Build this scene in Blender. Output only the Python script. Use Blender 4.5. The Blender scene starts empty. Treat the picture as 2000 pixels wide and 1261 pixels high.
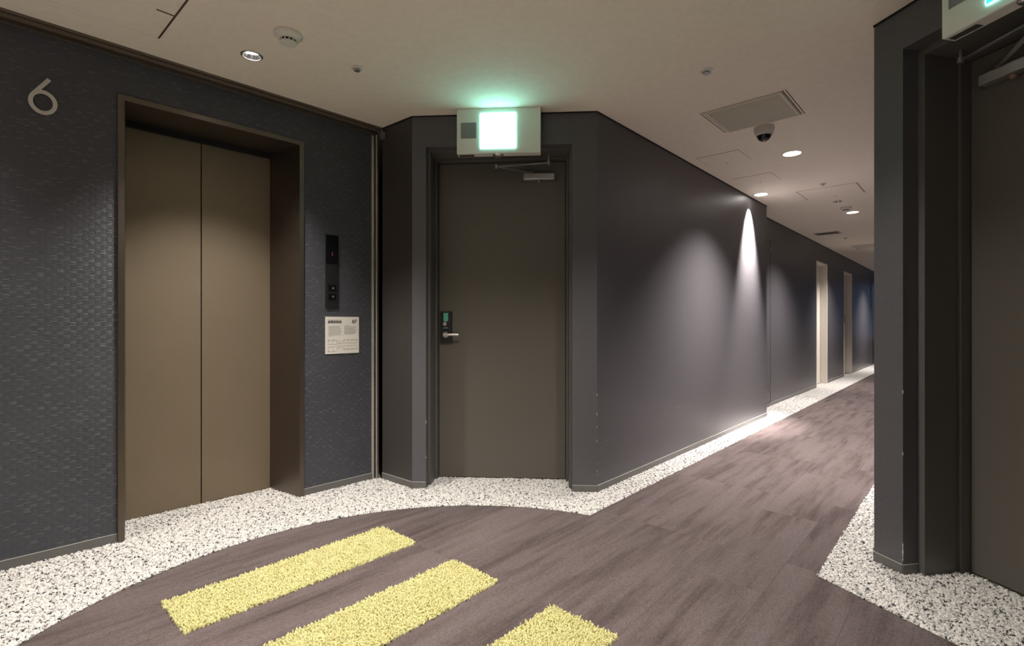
import bpy, bmesh, math, random
import numpy as np
from mathutils import Vector, Matrix

random.seed(7); rng = np.random.default_rng(7)
S = bpy.context.scene; COL = S.collection
HC = 1.07            # camera height
H = 2.394            # ceiling height
F = 1002.0           # focal length in pixels of a 2000 px wide frame

# ------------------------------------------------------------------ camera
cam_d = bpy.data.cameras.new('camera'); cam = bpy.data.objects.new('camera', cam_d); COL.objects.link(cam)
cam_d.sensor_width = 36; cam_d.lens = 36 * F / 2000; cam_d.clip_start = .05; cam_d.clip_end = 60
cam.location = (0, 0, HC); cam.rotation_euler = (math.pi / 2, 0, 0)
S.camera = cam
# ------------------------------------------------------------------ world, exposure
w = bpy.data.worlds.new('world'); S.world = w; w.use_nodes = True
w.node_tree.nodes['Background'].inputs[0].default_value = (1, 1, 1, 1)
w.node_tree.nodes['Background'].inputs[1].default_value = 0.0
S.view_settings.view_transform = 'Standard'; S.view_settings.look = 'None'
S.view_settings.exposure = 0.0; S.view_settings.gamma = 1; S.view_settings.use_curve_mapping = False
WARM = (1.0, .94, .87); NEUT = (1.0, .93, .885)
# (u, v, watts, spot degrees, blend, colour): lamps of the place, in corridor coordinates
LAMPS = [
    ('pin',  1.022, -2.660, 210, 96, 1.0, WARM, 'recessed downlight with mirror reflector in the ceiling before the elevator, left of the smoke detector'),
    ('lit',  4.441, -1.063, 720, 112, 1.0, NEUT, 'round bright downlight just beyond the dome camera, the largest glowing disc'),
    ('lit',  5.641, -1.640, 2000, 56, 1.0, NEUT, 'downlight set close to the left corridor wall that throws the sharp bright streak'),
    ('lit',  7.290, -1.092, 520, 118, 1.0, NEUT, 'second glowing downlight along the corridor, right after the far smoke detector'),
    ('lit',  10.30, -1.092, 430, 120, 1.0, NEUT, 'downlight of the far corridor hidden behind the right pier, between the two white doors'),
    ('lit',  14.40, -1.092, 450, 120, 1.0, NEUT, 'last downlight before the end of the corridor, hidden behind the right pier'),
    ('lit',  5.500, -0.480, 60, 90, .9, NEUT, 'downlight close to the right corridor wall, hidden behind the right pier'),
]
FOYER = [(-2.33, 1.35, 120), (-.25, 2.02, 250), (.75, 2.02, 120), (.0, .60, 80), (-1.3, -.8, 650)]   # foyer downlights above the camera; the last, behind it, is added for bounce

# ------------------------------------------------------------------ helpers
US, UC = .6703, .7421                         # corridor direction (x, y)
def uv(u, v): return (US * u + UC * v, UC * u - US * v)
def fl(px, py):
    D = HC * F / (py - 630); return ((px - 1000) / F * D, D)
def new_obj(name, me, parent=None):
    o = bpy.data.objects.new(name, me); COL.objects.link(o)
    if parent is not None: o.parent = parent
    return o
def tag(o, label=None, cat=None, group=None, kind=None):
    if label: o['label'] = label
    if cat: o['category'] = cat
    if group: o['group'] = group
    if kind: o['kind'] = kind
    return o
def empty(name, loc, ang=0, label=None, cat=None, group=None, kind=None, parent=None):
    o = bpy.data.objects.new(name, None); COL.objects.link(o); o.location = loc; o.rotation_euler = (0, 0, ang)
    o.empty_display_size = .05
    if parent is not None: o.parent = parent
    return tag(o, label, cat, group, kind)
def fin(name, bm, mat, parent=None, smooth=False, bevel=0, recalc=True):
    if recalc: bmesh.ops.recalc_face_normals(bm, faces=bm.faces)
    if smooth:
        for f in bm.faces: f.smooth = True
    me = bpy.data.meshes.new(name); bm.to_mesh(me); bm.free()
    for m in (mat if isinstance(mat, (list, tuple)) else [mat]): me.materials.append(m)
    o = new_obj(name, me, parent)
    if smooth:
        try: me.set_sharp_from_angle(angle=math.radians(40))
        except Exception: pass
    if bevel:
        b = o.modifiers.new('bevel', 'BEVEL'); b.width = bevel; b.segments = 2; b.limit_method = 'ANGLE'
    return o
def box(bm, x0, x1, y0, y1, z0, z1, mi=0):
    vs = [bm.verts.new(p) for p in [(x0,y0,z0),(x1,y0,z0),(x1,y1,z0),(x0,y1,z0),(x0,y0,z1),(x1,y0,z1),(x1,y1,z1),(x0,y1,z1)]]
    for q in [(0,3,2,1),(4,5,6,7),(0,1,5,4),(1,2,6,5),(2,3,7,6),(3,0,4,7)]:
        f = bm.faces.new([vs[i] for i in q]); f.material_index = mi
def prism(bm, pts, z0, z1, mi=0):
    a = [bm.verts.new((p[0], p[1], z0)) for p in pts]; b = [bm.verts.new((p[0], p[1], z1)) for p in pts]
    n = len(pts)
    bm.faces.new(a[::-1]).material_index = mi; bm.faces.new(b).material_index = mi
    for i in range(n): bm.faces.new([a[i], a[(i+1)%n], b[(i+1)%n], b[i]]).material_index = mi
def lathe(bm, prof, seg=32, axis='z', c=(0,0,0), cap=True):
    rings = []
    for r, h in prof:
        ring = []
        for k in range(seg):
            a = 2*math.pi*k/seg; p = (r*math.cos(a), r*math.sin(a), h)
            if axis == 'y': p = (p[0], p[2], p[1])
            if axis == 'x': p = (p[2], p[0], p[1])
            ring.append(bm.verts.new((p[0]+c[0], p[1]+c[1], p[2]+c[2])))
        rings.append(ring)
    for a, b in zip(rings, rings[1:]):
        for k in range(seg): bm.faces.new([a[k], a[(k+1)%seg], b[(k+1)%seg], b[k]])
    if cap:
        bm.faces.new(rings[0]); bm.faces.new(rings[-1])
def bar(bm, p, q, w, t):
    """flat bar from p to q, w wide (sideways) and t thick"""
    p, q = Vector(p), Vector(q); d = (q-p).normalized(); s = d.cross(Vector((0,0,1)))
    if s.length < 1e-3: s = Vector((1,0,0))
    s = s.normalized()*w/2; n = d.cross(s).normalized()*t/2
    vs = [bm.verts.new(v) for v in (p-s-n, p+s-n, p+s+n, p-s+n, q-s-n, q+s-n, q+s+n, q-s+n)]
    for f in [(0,1,2,3),(7,6,5,4),(0,4,5,1),(1,5,6,2),(2,6,7,3),(3,7,4,0)]: bm.faces.new([vs[i] for i in f])

# ------------------------------------------------------------------ materials
def mat(name, col, rough=.5, metal=0, spec=.5, emit=None, es=0):
    m = bpy.data.materials.new(name); m.use_nodes = True; b = m.node_tree.nodes['Principled BSDF']
    b.inputs['Base Color'].default_value = (*col, 1); b.inputs['Roughness'].default_value = rough
    b.inputs['Metallic'].default_value = metal; b.inputs['Specular IOR Level'].default_value = spec
    if emit: b.inputs['Emission Color'].default_value = (*emit, 1); b.inputs['Emission Strength'].default_value = es
    return m
class N:
    def __init__(s, m): s.m = m; s.t = m.node_tree; s.b = s.t.nodes['Principled BSDF']
    def n(s, typ, **k):
        x = s.t.nodes.new(typ)
        for a, b in k.items(): setattr(x, a, b)
        return x
    def l(s, a, b): s.t.links.new(a, b)
    def coord(s, scale=(1,1,1), rot=(0,0,0), out='Object'):
        tc = s.n('ShaderNodeTexCoord'); mp = s.n('ShaderNodeMapping'); mp.inputs['Scale'].default_value = scale; 
        r = s.n('ShaderNodeMapping'); r.inputs['Rotation'].default_value = rot
        s.l(tc.outputs[out], r.inputs[0]); s.l(r.outputs[0], mp.inputs[0]); return mp.outputs[0]
    def noise(s, vec, scale, detail=3, rough=.55):
        x = s.n('ShaderNodeTexNoise'); x.inputs['Scale'].default_value = scale; x.inputs['Detail'].default_value = detail
        x.inputs['Roughness'].default_value = rough; s.l(vec, x.inputs['Vector']); return x.outputs['Fac']
    def ramp(s, fac, stops):
        x = s.n('ShaderNodeValToRGB'); e = x.color_ramp.elements
        while len(e) < len(stops): e.new(.5)
        for i, (p, c) in enumerate(stops):
            e[i].position = p; e[i].color = (*c, 1) if len(c) == 3 else c
        s.l(fac, x.inputs[0]); return x.outputs[0]
    def math(s, op, a, b=None, c=None):
        x = s.n('ShaderNodeMath', operation=op)
        for i, q in enumerate((a, b, c)):
            if q is None: continue
            if isinstance(q, (int, float)): x.inputs[i].default_value = q
            else: s.l(q, x.inputs[i])
        return x.outputs[0]
    def mix(s, fac, a, b, mode='MIX'):
        x = s.n('ShaderNodeMix', data_type='RGBA', blend_type=mode)
        for k, q in ((0, fac), (6, a), (7, b)):
            if isinstance(q, (int, float)): x.inputs[k].default_value = q
            elif isinstance(q, tuple): x.inputs[k].default_value = (*q, 1)
            else: s.l(q, x.inputs[k])
        return x.outputs[2]
    def bump(s, h, strength, dist, normal=None):
        x = s.n('ShaderNodeBump'); x.inputs['Strength'].default_value = strength; x.inputs['Distance'].default_value = dist
        s.l(h, x.inputs['Height'])
        if normal is not None: s.l(normal, x.inputs['Normal'])
        return x.outputs[0]

M = {}
# linen wallpaper
def wallpaper(name, ang, base, scuffs=True):
    m = mat(name, base, .40, 0, .5); k = N(m)
    v = k.coord((1,1,1), (0,0,-ang))
    h1 = k.noise(k.coord((60,60,900), (0,0,-ang)), 1, 2); h2 = k.noise(k.coord((900,900,60), (0,0,-ang)), 1, 2)
    hh = k.math('ADD', h1, h2)
    k.l(k.bump(hh, .35, .0012), k.b.inputs['Normal'])
    big = k.noise(v, 1.3, 2)
    c = k.mix(k.math('MULTIPLY', big, .5), base, tuple(x*.75 for x in base))
    c = k.mix(k.math('MULTIPLY', k.math('SUBTRACT', hh, .75), .9), c, tuple(min(1, x*1.7) for x in base))
    if scuffs:
        sc = k.noise(k.coord((5,5,70), (0,.12,-ang)), 1, 2, .5)
        sep = k.n('ShaderNodeSeparateXYZ'); tc = k.n('ShaderNodeTexCoord'); k.l(tc.outputs['Object'], sep.inputs[0])
        low = k.math('SMOOTH_MIN', 1.0, k.math('MAXIMUM', 0.0, k.math('MULTIPLY', k.math('SUBTRACT', 1.0, sep.outputs[2]), 2.0)), .1)
        mk = k.math('MULTIPLY', k.math('GREATER_THAN', sc, .705), low)
        c = k.mix(k.math('MULTIPLY', mk, .45), c, (.16,.15,.145))
    k.l(c, k.b.inputs['Base Color'])
    return m
UE = (math.sin(math.radians(43.6)), math.cos(math.radians(43.6)))
angE = math.atan2(UE[1], UE[0]); angC = math.atan2(UC, US)
M['paper'] = wallpaper('linen_wallpaper', angC, (.074,.069,.075))
M['paper_front'] = wallpaper('linen_wallpaper_front', 0, (.086,.082,.089), False)
# embossed basket weave wallpaper of the elevator wall
m = mat('basket_weave_wallpaper', (.05,.048,.055), .42, 0, .5); k = N(m); M['weave'] = m
vec = k.coord((1,1,1), (0,0,-angE))
d = k.n('ShaderNodeVectorMath', operation='ADD'); nz = k.n('ShaderNodeTexNoise'); nz.inputs['Scale'].default_value = 9
k.l(vec, nz.inputs['Vector']); sc = k.n('ShaderNodeVectorMath', operation='SCALE'); sc.inputs['Scale'].default_value = .006
k.l(nz.outputs['Color'], sc.inputs[0]); k.l(vec, d.inputs[0]); k.l(sc.outputs[0], d.inputs[1])
sep = k.n('ShaderNodeSeparateXYZ'); k.l(d.outputs[0], sep.inputs[0])
cx, cz = .022, .020
ix = k.math('FLOOR', k.math('DIVIDE', sep.outputs[0], cx)); iz = k.math('FLOOR', k.math('DIVIDE', sep.outputs[2], cz))
par = k.math('ABSOLUTE', k.math('MODULO', k.math('ADD', ix, iz), 2.0))
ridge = k.math('SINE', k.math('MULTIPLY', sep.outputs[2], 2*math.pi/.0067))
ridge2 = k.math('SINE', k.math('MULTIPLY', sep.outputs[0], 2*math.pi/.0073))
fx = k.math('PINGPONG', sep.outputs[0], cx/2); pill = k.math('SINE', k.math('MULTIPLY', sep.outputs[0], math.pi/cx))
hgt = k.math('ADD', k.math('MULTIPLY', par, k.math('ADD', k.math('MULTIPLY', ridge, .5), k.math('MULTIPLY', k.math('ABSOLUTE', pill), .8))),
             k.math('MULTIPLY', k.math('SUBTRACT', 1.0, par), k.math('MULTIPLY', ridge2, .18)))
fine = k.noise(k.coord((120,120,900), (0,0,-angE)), 1, 2)
hgt = k.math('ADD', hgt, k.math('MULTIPLY', fine, 1.2))
k.l(k.bump(hgt, .55, .0018), k.b.inputs['Normal'])
rnd = k.n('ShaderNodeTexWhiteNoise', noise_dimensions='2D'); cmb = k.n('ShaderNodeCombineXYZ')
k.l(ix, cmb.inputs[0]); k.l(k.math('FLOOR', k.math('DIVIDE', sep.outputs[2], .0067)), cmb.inputs[1]); k.l(cmb.outputs[0], rnd.inputs['Vector'])
hi = k.math('MULTIPLY', k.math('GREATER_THAN', rnd.outputs['Value'], .80), k.math('MULTIPLY', par, k.math('GREATER_THAN', ridge, .3)))
k.l(k.mix(k.math('MULTIPLY', hi, .6), k.mix(k.noise(vec, 2.2, 2), (.043,.044,.055), (.063,.064,.077)), (.17,.165,.17)), k.b.inputs['Base Color'])
# ceiling
m = mat('ceiling_paper', (.62,.56,.49), .85, 0, .2); k = N(m); M['ceil'] = m
v = k.coord(); n1 = k.noise(v, 26, 4, .7); n2 = k.noise(v, 300, 2)
k.l(k.mix(k.ramp(n1, [(.35,(0,0,0)),(.65,(1,1,1))]), (.80,.72,.62), (.84,.765,.665)), k.b.inputs['Base Color'])
k.l(k.bump(k.math('ADD', n1, k.math('MULTIPLY', n2, .5)), .25, .002), k.b.inputs['Normal'])
# carpets
m = mat('brown_carpet', (.12,.10,.095), .95, 0, .1); k = N(m); M['brown'] = m
oi = k.n('ShaderNodeObjectInfo'); tc = k.n('ShaderNodeTexCoord')
off = k.n('ShaderNodeVectorMath', operation='ADD'); cm = k.n('ShaderNodeCombineXYZ')
k.l(k.math('MULTIPLY', oi.outputs['Random'], 91.0), cm.inputs[0]); k.l(k.math('MULTIPLY', oi.outputs['Random'], 37.0), cm.inputs[1])
k.l(tc.outputs['Object'], off.inputs[0]); k.l(cm.outputs[0], off.inputs[1])
def mp(vec, sc):
    x = k.n('ShaderNodeMapping'); x.inputs['Scale'].default_value = sc; k.l(vec, x.inputs[0]); return x.outputs[0]
st = k.noise(mp(off.outputs[0], (1.6, 17, 1)), 1, 5, .62); st2 = k.noise(mp(off.outputs[0], (1.3, 6, 1)), 1, 3)
gr = k.noise(mp(off.outputs[0], (220, 420, 50)), 1, 2); gr2 = k.noise(mp(off.outputs[0], (60, 120, 50)), 1, 2)
c = k.ramp(k.math('ADD', k.math('MULTIPLY', st, .55), k.math('MULTIPLY', st2, .45)), [(.34,(.066,.050,.048)),(.43,(.093,.072,.070)),(.52,(.122,.097,.094)),(.68,(.138,.111,.112))])
c = k.mix(.75, c, k.ramp(gr, [(.3,(.55,.55,.55)),(.7,(1.35,1.35,1.35))]), 'MULTIPLY')
c = k.mix(.6, c, k.ramp(gr2, [(.35,(.8,.8,.84)),(.65,(1.15,1.12,1.08))]), 'MULTIPLY')
hb = k.n('ShaderNodeHueSaturation'); k.l(c, hb.inputs['Color']); k.l(k.math('ADD', k.math('MULTIPLY', oi.outputs['Random'], .12), .94), hb.inputs['Value'])
k.l(hb.outputs[0], k.b.inputs['Base Color'])
k.l(k.bump(k.math('ADD', gr, gr2), .8, .004), k.b.inputs['Normal'])
m = mat('pebble_carpet', (.72,.68,.63), .9, 0, .15); k = N(m); M['white'] = m
v = k.coord((1,1,0)); nz = k.n('ShaderNodeTexNoise'); nz.inputs['Scale'].default_value = 55; nz.inputs['Detail'].default_value = 2; k.l(v, nz.inputs['Vector'])
sc = k.n('ShaderNodeVectorMath', operation='SCALE'); sc.inputs['Scale'].default_value = .03; k.l(nz.outputs['Color'], sc.inputs[0])
ad = k.n('ShaderNodeVectorMath', operation='ADD'); k.l(v, ad.inputs[0]); k.l(sc.outputs[0], ad.inputs[1])
vo = k.n('ShaderNodeTexVoronoi', feature='DISTANCE_TO_EDGE'); vo.inputs['Scale'].default_value = 44; k.l(ad.outputs[0], vo.inputs['Vector'])
line = k.math('LESS_THAN', vo.outputs['Distance'], .075)
msk = k.math('GREATER_THAN', k.noise(v, 52, 2), .53)
blk = k.math('MULTIPLY', line, msk)
faint = k.math('MULTIPLY', k.math('LESS_THAN', vo.outputs['Distance'], .12), k.math('MULTIPLY', k.math('GREATER_THAN', k.noise(v, 38, 2), .47), .5))
k.l(k.mix(blk, k.mix(faint, k.mix(k.noise(v, 160, 2), (.55,.528,.50), (.66,.64,.61)), (.24,.235,.23)), (.06,.06,.064)), k.b.inputs['Base Color'])
m = mat('yellow_shag', (.72,.66,.26), .9, 0, .15); k = N(m); M['yellow'] = m
v = k.coord(); vo = k.noise(v, 240, 2); big = k.noise(v, 5, 2)
c = k.mix(k.ramp(vo, [(.35,(0,0,0)),(.6,(1,1,1))]), (.38,.352,.122), (.55,.51,.245)); c = k.mix(k.math('MULTIPLY', big, .35), c, (.60,.565,.36))
k.l(c, k.b.inputs['Base Color'])
M['base'] = mat('vinyl_base', (.13,.125,.118), .45); M['basecap'] = mat('vinyl_base_edge', (.38,.36,.34), .4)
# bronze elevator metal with brushed grain
def brushed(name, col, rough, metal, sc=(900,900,12), var=.12):
    m = mat(name, col, rough, metal, .5); k = N(m); v = k.coord(sc)
    n = k.noise(v, 1, 2); cl = k.noise(k.coord((2,2,2)), 1, 3)
    k.l(k.mix(cl, tuple(x*(1-var) for x in col), tuple(x*(1+var) for x in col)), k.b.inputs['Base Color'])
    k.l(k.math('ADD', k.math('MULTIPLY', n, .15), rough-.07), k.b.inputs['Roughness'])
    k.l(k.bump(n, .12, .0004), k.b.inputs['Normal']); return m
M['bronze'] = brushed('bronze_panel', (.25,.198,.138), .55, .6)
M['bronze_frame'] = brushed('bronze_frame', (.165,.137,.115), .38, .92)
M['doorgrey'] = brushed('grey_steel_door', (.13,.118,.10), .5, .25, (300,300,300), .08)
M['framegrey'] = brushed('grey_steel_frame', (.12,.112,.105), .45, .2, (300,300,300), .06)
M['slot'] = brushed('dark_shutter_slot', (.17,.135,.105), .4, .6, (20,20,900))
M['rail'] = brushed('rail_steel', (.42,.38,.34), .34, .6, (900,900,8))
M['black'] = mat('black_gap', (.006,.006,.006), .8); M['blackgloss'] = mat('black_glass', (.006,.006,.007), .12)
M['blackplastic'] = mat('black_plastic', (.014,.014,.015), .38)
M['chrome'] = mat('satin_chrome', (.72,.69,.65), .28, .95); M['alu'] = mat('aluminium', (.42,.41,.41), .4, .8)
M['knob'] = mat('brown_knob', (.22,.14,.09), .5)
M['whiteplastic'] = mat('white_plastic', (.66,.63,.57), .45); M['signwhite'] = mat('sign_housing', (.72,.70,.64), .4)
M['grillegrey'] = mat('grille_grey', (.25,.25,.25), .6); M['ivory'] = mat('ivory_grille', (.56,.51,.43), .5)
M['ivory_dark'] = mat('grille_hollow', (.05,.043,.035), .8)
M['cream'] = mat('cream_door_paint', (.74,.69,.62), .45); M['paper_sheet'] = mat('notice_paper', (.70,.665,.61), .6)
M['ink'] = mat('ink', (.06,.06,.06), .7); M['inkgrey'] = mat('ink_grey', (.30,.285,.27), .7)
M['green'] = mat('green_display', (.06,.20,.13), .2, 0, .5, (.08,.30,.19), .25)
M['sign_light'] = mat('lit_sign_panel', (.8,.9,.86), .4, 0, .3, (.32,1.0,.85), 8.5)
M['sign_green'] = mat('lit_sign_green', (.0,.45,.3), .4, 0, .3, (.03,.85,.55), 2.2)
M['lamp'] = mat('lit_lamp', (1,1,1), .5, 0, .3, (1,.95,.88), 22)
M['mirror'] = mat('mirror_reflector', (.85,.85,.85), .12, 1.0)
M['six'] = mat('pale_metal_numeral', (.56,.53,.49), .45, .3)
M['reddot'] = mat('red_digit', (.3,.02,.02), .4, 0, .3, (.9,.3,.3), .12)
M['sky'] = mat('daylit_pane', (.6,.7,.9), .3, 0, .3, (.32,.55,1.0), .25)
M['lens'] = mat('dome_glass', (.01,.01,.012), .08); M['chip'] = mat('exposed_plaster', (.5,.48,.45), .8)
M['rear'] = mat('grey_rear_paint', (.16,.15,.15), .8); M['shaded_paper'] = mat('shaded_corner_paper', (.052,.044,.041), .5, 0, .4); M['dark_wall'] = mat('plain_dark_paint', (.05,.047,.05), .6)  # corner wall: wallpaper with its dimmer sheen angle put into the brown colour

# ------------------------------------------------------------------ plan
E1 = Vector((-.923, 3.515)); UEv = Vector(UE); NE = Vector((-UE[1], UE[0]))      # NE points into the elevator wall
def ew(t, y=0): p = E1 - UEv*t + NE*y; return (p.x, p.y)                          # t metres left of the corner
def t_of(px, y=0):
    r = (px-1000)/F; p = E1 + NE*y
    return (p.x - r*p.y) / (UEv.x - r*UEv.y)
S0, S1, C2 = Vector((-.882,3.492)), Vector((-.640,3.289)), Vector((.532,3.210))
UFv = (C2-S1).normalized(); NF = Vector((-UFv.y, UFv.x)); angF = math.atan2(UFv.y, UFv.x)
def fw(x, y=0): p = S1 + UFv*x + NF*y; return (p.x, p.y)
LF = (C2-S1).length
P0, P1 = Vector((1.615,2.288)), Vector((1.645,2.159))
URv = Vector((math.sin(math.radians(11.8)), -math.cos(math.radians(11.8)))); NR = Vector((-URv.y, URv.x)); angR = math.atan2(URv.y, URv.x)
def rw(x, y=0): p = P1 + URv*x + NR*y; return (p.x, p.y)
VL, VF, VR = -1.757, -1.941, -.336
UJ = 6.248; UEND = 17.5
uC2 = 2.739
tL, tR = t_of(229.5), t_of(592)          # elevator frame outer edges

# ------------------------------------------------------------------ floor
bm = bmesh.new(); prism(bm, [(-7,-3.2), (3.2,-3.2), uv(6,.4), uv(UEND+.4,.4), uv(UEND+.4,-2.6), uv(3,-3.4), (-7,5)], -.10, 0)
floor = tag(fin('floor', bm, M['white']), 'carpeted floor of brown planks with a pebbled white border along the walls', 'floor', kind='structure')
PL, PW, TH = .975, .2773, .005
bm = bmesh.new(); box(bm, .0008, PL-.0008, .0008, PW-.0008, 0, TH); me_plank = None
V0 = -2.2865
UVM = Matrix(((US, UC, 0), (UC, -US, 0), (0, 0, 1)))
def circ(n, a0, a1): return [(-.217+1.4196*math.cos(a), 1.5733+1.4196*math.sin(a)) for a in np.linspace(a0, a1, n)]
stag = {}
yellow_cells = {0, 2, 4}
bm2 = bmesh.new(); box(bm2, .0003, PL-.0003, -PW+.0003, -.0003, 0, TH); bm.free(); bm = bm2
bmesh.ops.recalc_face_normals(bm, faces=bm.faces); me_plank = bpy.data.meshes.new('carpet_plank'); bm.to_mesh(me_plank); bm.free(); me_plank.materials.append(M['brown'])
count = 0
for r in range(-3, 12):
    v0 = V0 + r*PW
    so = 0.554 if r in (0,1,2,3,4) else .554 + random.choice((0, .33, .65))*PL
    for kx in range(-5, 18):
        if r in yellow_cells and kx == 0: continue
        u0 = so + kx*PL
        if r in yellow_cells: u0 = .554 + kx*PL
        if u0 > UEND-.5 or u0 + PL < -1.8: continue
        if u0 > 2.6 and (v0 + PW < -1.62 or v0 > -.46): continue
        if u0 <= 2.6 and u0 + PL > 2.9 and v0 + PW < -1.62: continue
        x, y = uv(u0+PL/2, v0+PW/2)
        if y < .3: continue
        # plank wholly under the white border or outside the rooms
        if v0 + PW < -1.6 and all(math.hypot(px+.217, py-1.573) > 1.45 for px, py in [uv(u0+PL*a/10, v0+PW*b) for a in range(11) for b in (0,.5,1)]) : continue
        if x > 2.1 and u0 < 2.4: continue
        o = new_obj('carpet_plank', me_plank, floor); bx, by = uv(u0, v0)
        o.matrix_basis = Matrix.Translation((bx, by, 0)) @ Matrix.Rotation(angC, 4, 'Z')
        # local +x is the corridor direction, local -y is +v
        count += 1
print('planks', count)

def inside(P, poly):
    x, y = P[:,0], P[:,1]; r = np.zeros(len(P), bool); n = len(poly)
    for i in range(n):
        (x1,y1),(x2,y2) = poly[i], poly[(i+1)%n]
        c = ((y1 > y) != (y2 > y)) & (x < (x2-x1)*(y-y1)/((y2-y1) if abs(y2-y1) > 1e-9 else 1e-9)+x1); r ^= c
    return r
def tufts(P, z0, rad, hgt, lean):
    n = len(P); k = 6; ang = np.linspace(0, 2*np.pi, k, endpoint=False)[None,:] + rng.uniform(0, 6, (n,1))
    R = rad*rng.uniform(.75, 1.25, (n,1)); Hh = hgt*rng.uniform(.55, 1.25, (n,1)); lx = rng.normal(0, lean, (n,1)); ly = rng.normal(0, lean, (n,1))
    V = np.zeros((n, 2*k+1, 3))
    V[:,:k,0] = P[:,0:1]+R*np.cos(ang); V[:,:k,1] = P[:,1:2]+R*np.sin(ang); V[:,:k,2] = z0
    V[:,k:2*k,0] = P[:,0:1]+lx*.6+.82*R*np.cos(ang); V[:,k:2*k,1] = P[:,1:2]+ly*.6+.82*R*np.sin(ang); V[:,k:2*k,2] = z0+.65*Hh
    V[:,2*k,0] = P[:,0]+lx[:,0]; V[:,2*k,1] = P[:,1]+ly[:,0]; V[:,2*k,2] = z0+Hh[:,0]
    b = []
    for i in range(k):
        j = (i+1)%k; b += [(i,j,k+j), (i,k+j,k+i), (k+i,k+j,2*k)]
    Fc = (np.array(b)[None]+(np.arange(n)*(2*k+1))[:,None,None]).reshape(-1,3)
    return V.reshape(-1,3), Fc
def mesh_np(name, V, Fc, m, parent=None):
    me = bpy.data.meshes.new(name); me.vertices.add(len(V)); me.vertices.foreach_set('co', V.astype(np.float32).ravel())
    me.loops.add(len(Fc)*3); me.loops.foreach_set('vertex_index', Fc.astype(np.int32).ravel())
    me.polygons.add(len(Fc)); me.polygons.foreach_set('loop_start', np.arange(0, len(Fc)*3, 3, dtype=np.int32))
    me.polygons.foreach_set('use_smooth', np.ones(len(Fc), bool))
    me.update(calc_edges=True); me.materials.append(m); return new_obj(name, me, parent)
def grid_pts(poly, cell, jit=.42):
    a = np.array(poly); x0, y0 = a.min(0); x1, y1 = a.max(0)
    X, Y = np.meshgrid(np.arange(x0, x1, cell), np.arange(y0, y1, cell)); P = np.c_[X.ravel(), Y.ravel()]
    P = P + rng.uniform(-jit*cell, jit*cell, P.shape); return P[inside(P, poly)]

# white border, left: circle arc, then the strip along the corridor
ax = fl(1157, 1003)
a_end = math.atan2(ax[1]-1.5733, ax[0]+.217)
arc = circ(60, math.radians(215), a_end)
vs = ax[0]*UC-ax[1]*US
DC = .30; 
SJ = 0.055
elev_in = [ew(tR+.025+SJ, DC), ew(tL-.025-SJ, DC)]
BORDER_L = arc + [uv(UEND, vs), uv(UEND, VF), uv(UJ, VF), uv(UJ, VL), (C2.x, C2.y), fw(1.02), fw(1.00,.25), fw(.10,.25), fw(.09), (S1.x,S1.y), (S0.x,S0.y), ew(.01),
            ew(tR+.025), elev_in[0], elev_in[1], ew(tL-.025), ew(5.2)]
R1 = fl(1597, 1127); vr = -.492
rdir = Vector((.185, -.458)).normalized()
BORDER_R = [R1, uv(UEND, vr), uv(UEND, VR), (P0.x,P0.y), (P1.x,P1.y), rw(0,.29), rw(1.0,.29), rw(1.0,0), rw(2.4,0), (R1[0]+rdir.x*2.6, R1[1]+rdir.y*2.6)]
for poly, lab in ((BORDER_L, 'white pebbled carpet with black flecks before the elevator and left wall'), (BORDER_R, 'white pebbled carpet with black flecks at the right pier')):
    from mathutils.geometry import delaunay_2d_cdt
    n_ = len(poly); vv, _, ff, *_r = delaunay_2d_cdt([Vector(p) for p in poly], [], [list(range(n_))], 1, 1e-6)
    if abs(sum((poly[i][0]*poly[(i+1)%n_][1]-poly[(i+1)%n_][0]*poly[i][1]) for i in range(n_))) > 0: pass
    bm = bmesh.new(); tv = [bm.verts.new((v[0], v[1], .0085)) for v in vv]; lv_ = [bm.verts.new((v[0], v[1], .0005)) for v in vv]
    cnt = {}
    for f in ff:
        for i in range(len(f)): cnt[(f[i], f[(i+1)%len(f)])] = 1
        bm.faces.new([tv[i] for i in f]); bm.faces.new([lv_[i] for i in f[::-1]])
    for (a_, b_) in cnt:
        if (b_, a_) not in cnt: bm.faces.new([tv[b_], tv[a_], lv_[a_], lv_[b_]])
    bo = fin('carpet_border', bm, M['white'], floor); bo['label'] = lab
    P = grid_pts(poly, .0105)
    P = P[(P[:,1] > .9) & (P[:,1] < 7.5) & (np.abs(P[:,0]) < 1.06*P[:,1]+.1)]
    V, Fc = tufts(P, .0075, .0072, .0085, .003)
    t = mesh_np('carpet_tufts', V, Fc, M['white'], bo); t['kind'] = 'stuff'; print('tufts', len(P))
# the three yellow shag planks
for r, lab in ((0, 'yellow shag carpet plank nearest the elevator, wholly in view'), (2, 'middle yellow shag carpet plank of the three, between the other two'), (4, 'yellow shag carpet plank at the bottom centre, nearest the corridor')):
    bx, by = uv(.554, V0+r*PW)
    e = empty('shag_carpet_plank', (bx, by, 0), angC, lab + ' on the brown carpet', 'rug', 'yellow shag planks let into the brown carpet')
    bm = bmesh.new(); box(bm, .002, PL-.002, -PW+.002, -.002, .0, .006); fin('backing', bm, M['yellow'], e)
    P = grid_pts([(-.004,-PW-.004),(PL+.004,-PW-.004),(PL+.004,.004),(-.004,.004)], .0066)
    V, Fc = tufts(P, .004, .0042, .014, .004); t = mesh_np('pile', V, Fc, M['yellow'], e); t['kind'] = 'stuff'

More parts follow.
